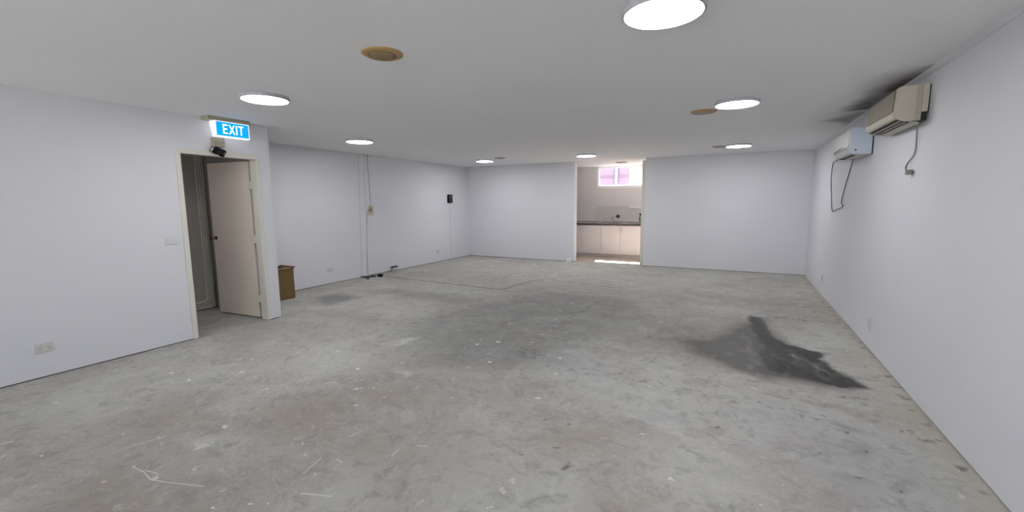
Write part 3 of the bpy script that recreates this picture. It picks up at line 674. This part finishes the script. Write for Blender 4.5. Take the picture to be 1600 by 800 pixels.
tag(obj('power_adapter', rotbox(.10, .07, .06, (-6.44, 6.48, 0.001), .6, .01), M['black']), 'black plug-in power adapter at the right end of the power strip', 'adapter')
s = thing('loose_cable', 'tangled grey cable on the floor around the dark power strip', 'cable', (-6.6, 6.4, 0))
obj('cord', tube(bmesh.new(), [(-6.70, 6.10, .02), (-6.64, 6.06, .008), (-6.58, 6.10, .03), (-6.50, 6.14, .012), (-6.45, 6.22, .008), (-6.43, 6.28, .008), (-6.50, 6.18, .02)], .006, 6), M['cordwhite'], s, True)
obj('plug', rotbox(.06, .04, .035, (-6.46, 6.16, 0.001), .9, .006), M['darkgrey'], s)
s = thing('cable_outlet', 'dark flat cable end sticking up from the floor beside the left wall', 'cable', (XL+.05, 7.13, 0))
obj('stem', tube(bmesh.new(), [(XL+.04, 7.05, 0.001), (XL+.045, 7.06, .03), (XL+.05, 7.10, .07), (XL+.05, 7.13, .095)], .008, 8), M['cord'], s, True)
obj('socket_head', B(XL+.02, XL+.075, 7.07, 7.25, .088, .112, bevel=.008), M['black'], s)
tag(obj('floor_conduit', tube(bmesh.new(), [(XL+.018, 6.55, .012), (XL+.018, 7.25, .012)], .011, 8), M['beige'], None, True), 'short beige pipe on the floor along the left wall right of the plugs', 'pipe')

# ------------------------------------------------------------------ cardboard box beside the wall end
s = thing('cardboard_box', 'open brown cardboard box of papers in the corner behind the wall end', 'box', (-6.47, 4.18, 0))
x0, x1, y0, y1, zt, th = -6.69, -6.27, 3.92, 4.425, .47, .006
bm = bmesh.new()
box(bm, x0, x1, y0, y0+th, 0.001, zt); box(bm, x0, x1, y1-th, y1, 0.001, zt); box(bm, x0, x0+th, y0, y1, 0.001, zt); box(bm, x1-th, x1, y0, y1, 0.001, zt); box(bm, x0, x1, y0, y1, 0.001, .008)
obj('carton', bm, M['card'], s)
obj('seam_tape', B(x1-.001, x1+.0015, y0+.01, y1-.01, .225, .229), M['cardin'], s)
def flap(pts):
    bm = bmesh.new(); v = [bm.verts.new(p) for p in pts]; f = bm.faces.new(v)
    r = bmesh.ops.extrude_face_region(bm, geom=[f]); bmesh.ops.translate(bm, verts=[q for q in r['geom'] if isinstance(q, bmesh.types.BMVert)], vec=(.003, .003, .004)); return bm
obj('flap', flap([(x1, y0, zt), (x1, y1, zt), (x1+.012, y1-.01, zt+.02), (x1+.012, y0+.01, zt+.02)]), M['card'], s)
obj('flap', flap([(x0, y1, zt), (x1, y1, zt), (x1-.02, y1+.05, zt+.03), (x0+.02, y1+.05, zt+.03)]), M['card'], s)
obj('flap', flap([(x0, y0, zt), (x0, y1, zt), (x0-.02, y1, zt+.07), (x0-.02, y0, zt+.07)]), M['cardin'], s)
for k, (xa, ya, rz, m, lab) in enumerate(((-6.40, 4.30, .15, 'paper', 'white sheet of paper on top in the cardboard box, right side'), (-6.42, 4.06, -.1, 'pinkpaper', 'dark printed brochure on top in the cardboard box, left side'))):
    q = B(-.09, .09, -.10, .10, 0, .006); bmesh.ops.rotate(q, verts=q.verts, cent=(0, 0, 0), matrix=Matrix.Rotation(rz, 3, 'Z') @ Matrix.Rotation(-.12, 3, 'Y'))
    bmesh.ops.translate(q, verts=q.verts, vec=(xa, ya, .468)); tag(obj('paper_sheet', q, M[m]), lab, 'paper')
tag(obj('paper_stack', B(-6.66, -6.31, 3.94, 4.41, .009, .452, bevel=.004), M['pinkpaper']), 'pile of printed papers filling the cardboard box', 'paper')

# folded paper at the foot of the back wall
def folded(x, y, w, h, d):
    bm = bmesh.new(); P = [(x-w/2, y+d, 0), (x-w*.12, y-d*.6, 0), (x+w*.28, y+d*.3, 0), (x+w/2, y-d*.2, 0)]
    lo = [bm.verts.new((a, b, .001)) for a, b, _ in P]; hi = [bm.verts.new((a+.01*(i-1), b+.03+.01*(i % 2), h*(1-.12*(i % 2)))) for i, (a, b, _) in enumerate(P)]
    lo2 = [bm.verts.new((a, b+.004, .001)) for a, b, _ in P]; hi2 = [bm.verts.new(v.co+Vector((0, .004, 0))) for v in hi]
    for i in range(3):
        bm.faces.new((lo[i], lo[i+1], hi[i+1], hi[i])); bm.faces.new((lo2[i], hi2[i], hi2[i+1], lo2[i+1])); bm.faces.new((hi[i], hi[i+1], hi2[i+1], hi2[i])); bm.faces.new((lo[i], lo2[i], lo2[i+1], lo[i+1]))
    bm.faces.new((lo[0], hi[0], hi2[0], lo2[0])); bm.faces.new((lo[3], lo2[3], hi2[3], hi[3])); return bm
tag(obj('folded_paper', folded(-3.74, 10.18, .17, .115, .05), M['paper']), 'crumpled white paper standing at the back wall left of the kitchen opening', 'paper')

# ------------------------------------------------------------------ air conditioner 1 (old ivory unit)
def curve_prof(pts): return pts
s = thing('air_conditioner', 'old ivory wall air conditioner with dark vents, high on the right wall', 'air conditioner', (XR, 4.87, 2.1))
y0, y1 = 4.45, 5.30
F = 1.045
prof = [(XR-.045, 2.372), (F+.03, 2.372), (F+.006, 2.362), (F, 2.345), (F-.004, 2.20), (F-.006, 2.165), (F+.004, 2.143), (F+.022, 2.128), (F+.05, 2.115), (F+.085, 2.108), (XR-.045, 2.108)]
prism_bm = prism(bmesh.new(), prof, 1, y0, y1, bevel=.004)
obj('body', prism_bm, M['acbody'], s)
obj('rear_chassis', B(XR-.044, XR-.008, y0+.004, y1-.004, 2.17, 2.376, bevel=.003), M['aclight'], s)
obj('mounting_plate', B(XR-.0075, XR-.0005, y0+.006, y1-.006, 2.16, 2.365), M['acdark'], s)
obj('rear_cavity', B(XR-.0445, XR-.012, y0+.002, y1-.004, 2.105, 2.168), M['acdark'], s)
# raised end cap following the front profile
capo = [(F+.02, 2.366), (F-.002, 2.350), (F-.009, 2.20), (F-.012, 2.163), (F-.002, 2.136), (F+.020, 2.120), (F+.05, 2.108), (F+.10, 2.104), (F+.115, 2.112), (F+.115, 2.366)]
obj('end_cap', prism(bmesh.new(), capo, 1, y0-.012, y0+.025, bevel=.006), M['aclight'], s)
obj('end_cap', prism(bmesh.new(), capo, 1, y1-.02, y1+.010, bevel=.006), M['aclight'], s)
gr = obj('front_grille', B(F-.011, F+.002, y0+.045, y1-.028, 2.188, 2.350, bevel=.003), M['acgrille'], s)
bm = bmesh.new()
for i in range(9): box(bm, F-.0125, F-.0105, y0+.05, y1-.032, 2.197+i*.0165, 2.201+i*.0165)
sl = obj('grille_slats', bm, M['acbody'], None); sl.parent = gr; sl['kind'] = 'stuff'
obj('chin', prism(bmesh.new(), [(F-.011, 2.184), (F-.014, 2.164), (F-.004, 2.138), (F+.014, 2.128), (F+.014, 2.184)], 1, y0+.026, y1-.022), M['aclight'], s)
def slant(u0, u1, off, th):      # strip on the slanted underside, u along the slope from the front
    a = Vector((F+.012, 2.131)); d = Vector((.11, -.030)); d1 = d.normalized(); n = Vector((-d1.y*-1, -d1.x)) if False else Vector((d1.y, -d1.x))
    p = [a+d1*u0+n*off, a+d1*u1+n*off, a+d1*u1+n*(off+th), a+d1*u0+n*(off+th)]
    return [(q.x, q.y) for q in p]
obj('air_outlet', prism(bmesh.new(), slant(.004, .088, -.004, .010), 1, y0+.04, y1-.03), M['acdark'], s)
for u in (.030, .060):
    obj('louvre', prism(bmesh.new(), slant(u, u+.010, .004, .007), 1, y0+.05, y1-.035), M['acbody'], s)
obj('drip_tray', prism(bmesh.new(), slant(.090, .145, .0, .008), 1, y0+.03, y1-.03), M['aclight'], s)
pc = obj('cord', tube(bmesh.new(), [(XR-.03, 4.54, 2.12), (XR-.03, 4.56, 2.05), (XR-.012, 4.61, 1.93), (XR-.01, 4.65, 1.86), (XR-.02, 4.74, 1.80), (XR-.02, 4.77, 1.765), (XR-.02, 4.74, 1.74), (XR-.02, 4.70, 1.73)], .006, 8), M['cord'], s, True)
pc['label'] = 'grey power cord hanging below the unit'
q = B(XR-.040, XR-.006, 4.640, 4.705, 1.706, 1.746, bevel=.008)
for dz in (0, .012): box(q, XR-.024, XR-.018, 4.615, 4.646, 1.716+dz, 1.722+dz)
pp = obj('plug', q, M['cord'], None); pp.parent = pc

# ------------------------------------------------------------------ air conditioner 2 (white unit farther along)
s = thing('air_conditioner', 'white air conditioner with blue-tinted end behind the ivory unit on the right wall', 'air conditioner', (XR, 6.4, 2.0))
y0, y1, F = 5.95, 6.80, 1.035
p2 = [(XR-.012, 2.270), (F+.012, 2.284), (F, 2.272), (F+.006, 2.06), (F+.012, 2.015), (F+.03, 2.000), (XR-.012, 1.99)]
obj('body', prism(bmesh.new(), p2, 1, y0+.015, y1, bevel=.004), M['ac2b'], s)
obj('end_cap', prism(bmesh.new(), p2, 1, y0, y0+.014, bevel=.003), M['ac2'], s)
obj('mounting_plate', B(XR-.011, XR-.0005, y0+.005, y1-.01, 1.992, 2.25), M['acdark'], s)
obj('air_outlet', B(F+.045, F+.085, y0+.14, y1-.10, 1.992, 2.0005), M['acdark'], s)
obj('front_panel', B(F-.006, F+.006, y0+.05, y1-.04, 2.075, 2.262, bevel=.003), M['plate'], s)
obj('screw', lathe(bmesh.new(), [(0, .004), (.010, .004), (.010, 0), (0, 0)], (F+.055, y0, 2.04), (0, -1, 0), 12), M['darkgrey'], s)
lc = obj('looped_cable', tube(bmesh.new(), [(F+.004, 6.05, 2.10), (F-.004, 6.35, 2.095), (F-.004, 6.75, 2.085), (F+.03, 6.90, 2.06), (1.15, 7.3, 2.03), (XR-.02, 8.05, 2.05), (XR-.012, 8.16, 1.82), (XR-.012, 8.02, 1.55), (XR-.012, 7.86, 1.345), (XR-.012, 7.55, 1.37), (XR-.012, 7.17, 1.415), (XR-.012, 7.27, 1.48), (XR-.012, 7.1, 1.70), (XR-.012, 6.86, 1.93), (XR-.06, 6.55, 2.0)], .0055, 8), M['corddark'], s, True); lc['label'] = 'thin dark cable looping down the wall'

# ------------------------------------------------------------------ kitchen: window, cabinets, worktop, sink, fittings
w = bpy.data.objects.new('window_1', None); w.location = (WX0, YK, WZ0); C.objects.link(w); struct(w)
w['label'] = 'white sliding window high on the kitchen wall'
bm = bmesh.new(); fy0, fy1 = YK-.012, YK+.07
box(bm, WX0-.03, WX0+.035, fy0, fy1, WZ0-.03, WZ1); box(bm, WX1-.035, WX1+.03, fy0, fy1, WZ0-.03, WZ1)
box(bm, WX0-.03, WX1+.03, fy0-.02, fy1, WZ0-.04, WZ0+.03); box(bm, WX0, WX1, fy0, fy1, WZ1-.03, WZ1)
obj('window_frame', bm, M['frame'], w)
for a, b, y in ((WX0+.035, -2.70, YK+.02), (-2.70, -1.65, YK+.045), (-1.65, WX1-.035, YK+.02)):
    bm = bmesh.new(); box(bm, a, a+.03, y, y+.022, WZ0+.03, WZ1-.03); box(bm, b-.03, b, y, y+.022, WZ0+.03, WZ1-.03); box(bm, a+.03, b-.03, y, y+.022, WZ0+.03, WZ0+.055); box(bm, a+.03, b-.03, y, y+.022, WZ1-.05, WZ1-.03)
    sa = obj('sash', bm, M['frame'], w)
    p = obj('pane', B(a+.03, b-.03, y+.009, y+.013, WZ0+.055, WZ1-.05), M['glass'], None); p.parent = sa

w2 = bpy.data.objects.new('window_added', None); w2.location = (FX0, YF, FZ0); C.objects.link(w2); struct(w2)
w2['label'] = 'wide glazed shopfront added behind the camera for daylight'
bm = bmesh.new()
for i in range(6):
    xx = FX0 + (FX1-FX0)*i/5; box(bm, xx-.025, xx+.025, YF-.08, YF-.02, FZ0, FZ1)
box(bm, FX0, FX1, YF-.08, YF-.02, FZ0, FZ0+.05); box(bm, FX0, FX1, YF-.08, YF-.02, FZ1-.05, FZ1)
obj('window_frame', bm, M['frame'], w2)
for i in range(5):
    xa = FX0 + (FX1-FX0)*i/5; obj('pane', B(xa+.025, xa+(FX1-FX0)/5-.025, YF-.053, YF-.047, FZ0+.05, FZ1-.05), M['glass'], w2)

def cabinet(x0, x1, label):
    t = thing('kitchen_cabinet', label, 'cabinet', ((x0+x1)/2, 11.46, 0), 'white base cabinets under the kitchen worktop')
    yf, yb = 11.462, YK-.005
    bm = bmesh.new(); box(bm, x0, x0+.016, yf+.018, yb, .085, .868); box(bm, x1-.016, x1, yf+.018, yb, .085, .868); box(bm, x0, x1, yf+.02, yb, .085, .10); box(bm, x0, x1, yb-.01, yb, .085, .868); box(bm, x0, x1, yf+.02, yf+.10, .85, .868)
    obj('carcass', bm, M['cab'], t)
    obj('kickboard', B(x0, x1, yf+.045, yf+.06, .0, .085), M['kick'], t)
    xm = (x0+x1)/2
    for a, b, hx in ((x0+.002, xm-.002, 1), (xm+.002, x1-.002, 0)):
        d = obj('cabinet_door', B(a, b, yf, yf+.017, .095, .855, bevel=.002), M['cab'], t)
        d.matrix_parent_inverse = Matrix.Translation(t.location).inverted()
        hxp = (b-.035 if hx else a+.035)
        hb = bmesh.new(); tube(hb, [(hxp, yf+.001, .80), (hxp, yf-.025, .795), (hxp, yf-.025, .69), (hxp, yf+.001, .685)], .006, 8, smooth=False)
        hh = obj('handle', hb, M['steel'], None, True); hh.parent = d; hh['label'] = 'steel bar handle'
# handles of neighbouring cabinets meet: hinges are at the outer sides of each pair
cabinet(-4.338, -3.262, 'white two-door base cabinet at the left, partly hidden by the wall')
cabinet(-3.260, -2.225, 'white two-door base cabinet at the right, below the sink side')
wt = thing('worktop', 'dark stone-look kitchen worktop running over the white cabinets', 'worktop', (-3.2, 11.8, .87))
bm = bmesh.new(); sx0, sx1, sy0, sy1 = -3.42, -2.72, 11.62, 12.03
for b in ((-5.0, sx0, 11.425, YK-.013), (sx1, -1.99, 11.425, YK-.013), (sx0, sx1, 11.425, sy0), (sx0, sx1, sy1, YK-.013)): box(bm, b[0], b[1], b[2], b[3], .869, .915)
obj('slab', bm, M['benchtop'], wt)
obj('edge_strip', B(-5.0, -1.99, 11.418, 11.4248, .872, .914, bevel=.001), M['bench'], wt)
obj('upstand', B(-5.0, -1.99, YK-.03, YK-.0125, .9155, .94), M['benchtop'], wt)
s = thing('sink', 'steel sink set into the dark kitchen worktop', 'sink', (-3.07, 11.82, .917))
bm = bmesh.new()
a0, a1, b0, b1 = sx0+.012, sx1-.012, sy0+.012, sy1-.012
box(bm, sx0-.02, sx1+.02, sy0-.02, b0+.03, .916, .921); box(bm, sx0-.02, sx1+.02, b1-.06, sy1+.02, .916, .921); box(bm, sx0-.02, a0+.03, b0+.03, b1-.06, .916, .921); box(bm, a1-.03, sx1+.02, b0+.03, b1-.06, .916, .921)
obj('rim', bm, M['steel'], s)
bm = bmesh.new()
for q in ((a0, a0+.004, b0, b1), (a1-.004, a1, b0, b1), (a0, a1, b0, b0+.004), (a0, a1, b1-.004, b1)): box(bm, *q, .755, .915)
box(bm, a0, a1, b0, b1, .75, .755); obj('basin', bm, M['steel'], s)
s = thing('mixer_tap', 'chrome mixer tap leaning over the steel sink', 'tap', (-3.12, 11.99, .921))
obj('base', lathe(bmesh.new(), [(0, 0), (.028, 0), (.026, .02), (.02, .05), (0, .05)], (-3.12, 11.99, .9215), n=20), M['chrome'], s, True)
obj('spout', tube(bmesh.new(), [(-3.12, 11.99, .96), (-3.115, 11.985, 1.01), (-3.09, 11.94, 1.05), (-3.05, 11.86, 1.06), (-3.03, 11.83, 1.04)], .014, 10), M['chrome'], s, True)
obj('lever', tube(bmesh.new(), [(-3.12, 11.99, 1.0), (-3.09, 12.0, 1.06), (-3.06, 12.0, 1.10)], .009, 8), M['chrome'], s, True)
s = thing('wall_fitting', 'small dark round fitting on the splashback right of the tap', 'fitting', (-2.98, YK, 1.08))
obj('flange', lathe(bmesh.new(), [(0, 0), (.05, 0), (.048, .01), (.03, .02), (0, .02)], (-2.985, YK-.0125, 1.085), (0, -1, 0), 24), M['black'], s, True)
obj('cap', lathe(bmesh.new(), [(0, .02), (.026, .02), (.022, .04), (0, .044)], (-2.985, YK-.0125, 1.085), (0, -1, 0), 20), M['darkgrey'], s, True)
s = thing('wall_tap', 'small chrome wall tap on the splashback left of the mixer', 'tap', (-3.31, YK, 1.04))
obj('flange', lathe(bmesh.new(), [(0, 0), (.03, 0), (.026, .008), (.012, .012), (.012, .05), (0, .05)], (-3.31, YK-.0125, 1.05), (0, -1, 0), 20), M['chrome'], s, True)
obj('handle', lathe(bmesh.new(), [(0, .05), (.022, .05), (.026, .06), (.02, .075), (0, .078)], (-3.31, YK-.0125, 1.05), (0, -1, 0), 6), M['chrome'], s)
s = thing('towel_dispenser', 'long white dispenser mounted on the kitchen wall below the window', 'dispenser', (-2.53, YK, 1.34))
obj('case', B(-2.70, -2.30, YK-.075, YK-.0125, 1.305, 1.385, bevel=.018), M['frame'], s)
obj('slot', B(-2.66, -2.36, YK-.060, YK-.045, 1.302, 1.307), M['slot'], s)
s = thing('soap_bottle', 'dark bottle standing at the right end of the kitchen worktop', 'bottle', (-2.345, 11.98, .915))
obj('bottle', lathe(bmesh.new(), [(0, 0), (.034, 0), (.037, .01), (.037, .15), (.03, .175), (.013, .19), (.013, .205), (0, .205)], (-2.345, 11.98, .9155), n=24), M['cord'], s, True)
obj('pump', lathe(bmesh.new(), [(0, .206), (.018, .206), (.02, .235), (.03, .24), (.03, .26), (0, .262)], (-2.345, 11.98, .9155), n=16), M['black'], s, True)
obj('label_band', lathe(bmesh.new(), [(.0375, .03), (.0382, .03), (.0382, .045), (.0375, .045)], (-2.345, 11.98, .9155), n=24), M['frame'], s, True)

# ------------------------------------------------------------------ outside the window
struct(obj('ground', B(-30, 20, YK+.1, 45, -.3, -.15), M['yard']))
struct(obj('ground', B(-30, 20, -45, YF-.1, -.3, -.05), M['paving']))
t = thing('yard_wall', 'tall pale pink wall with a bluish downpipe seen through the kitchen window', 'wall', (-8, 17.5, -.15))
ex = -3.78
obj('wall_panel', B(-14, ex, 17.0, 17.25, -.15, 3.4), M['pink'], t)
obj('downpipe', tube(bmesh.new(), [(-4.26, 16.9, -.14), (-4.26, 16.9, 3.3)], .075, 12), M['blue'], t, True)
obj('band_course', B(-14, ex, 16.95, 17.0, 2.42, 2.50, bevel=.005), M['mortar'], t)
obj('coping', B(-14.05, ex+.05, 16.95, 17.3, 3.401, 3.48, bevel=.02), M['frame'], t)
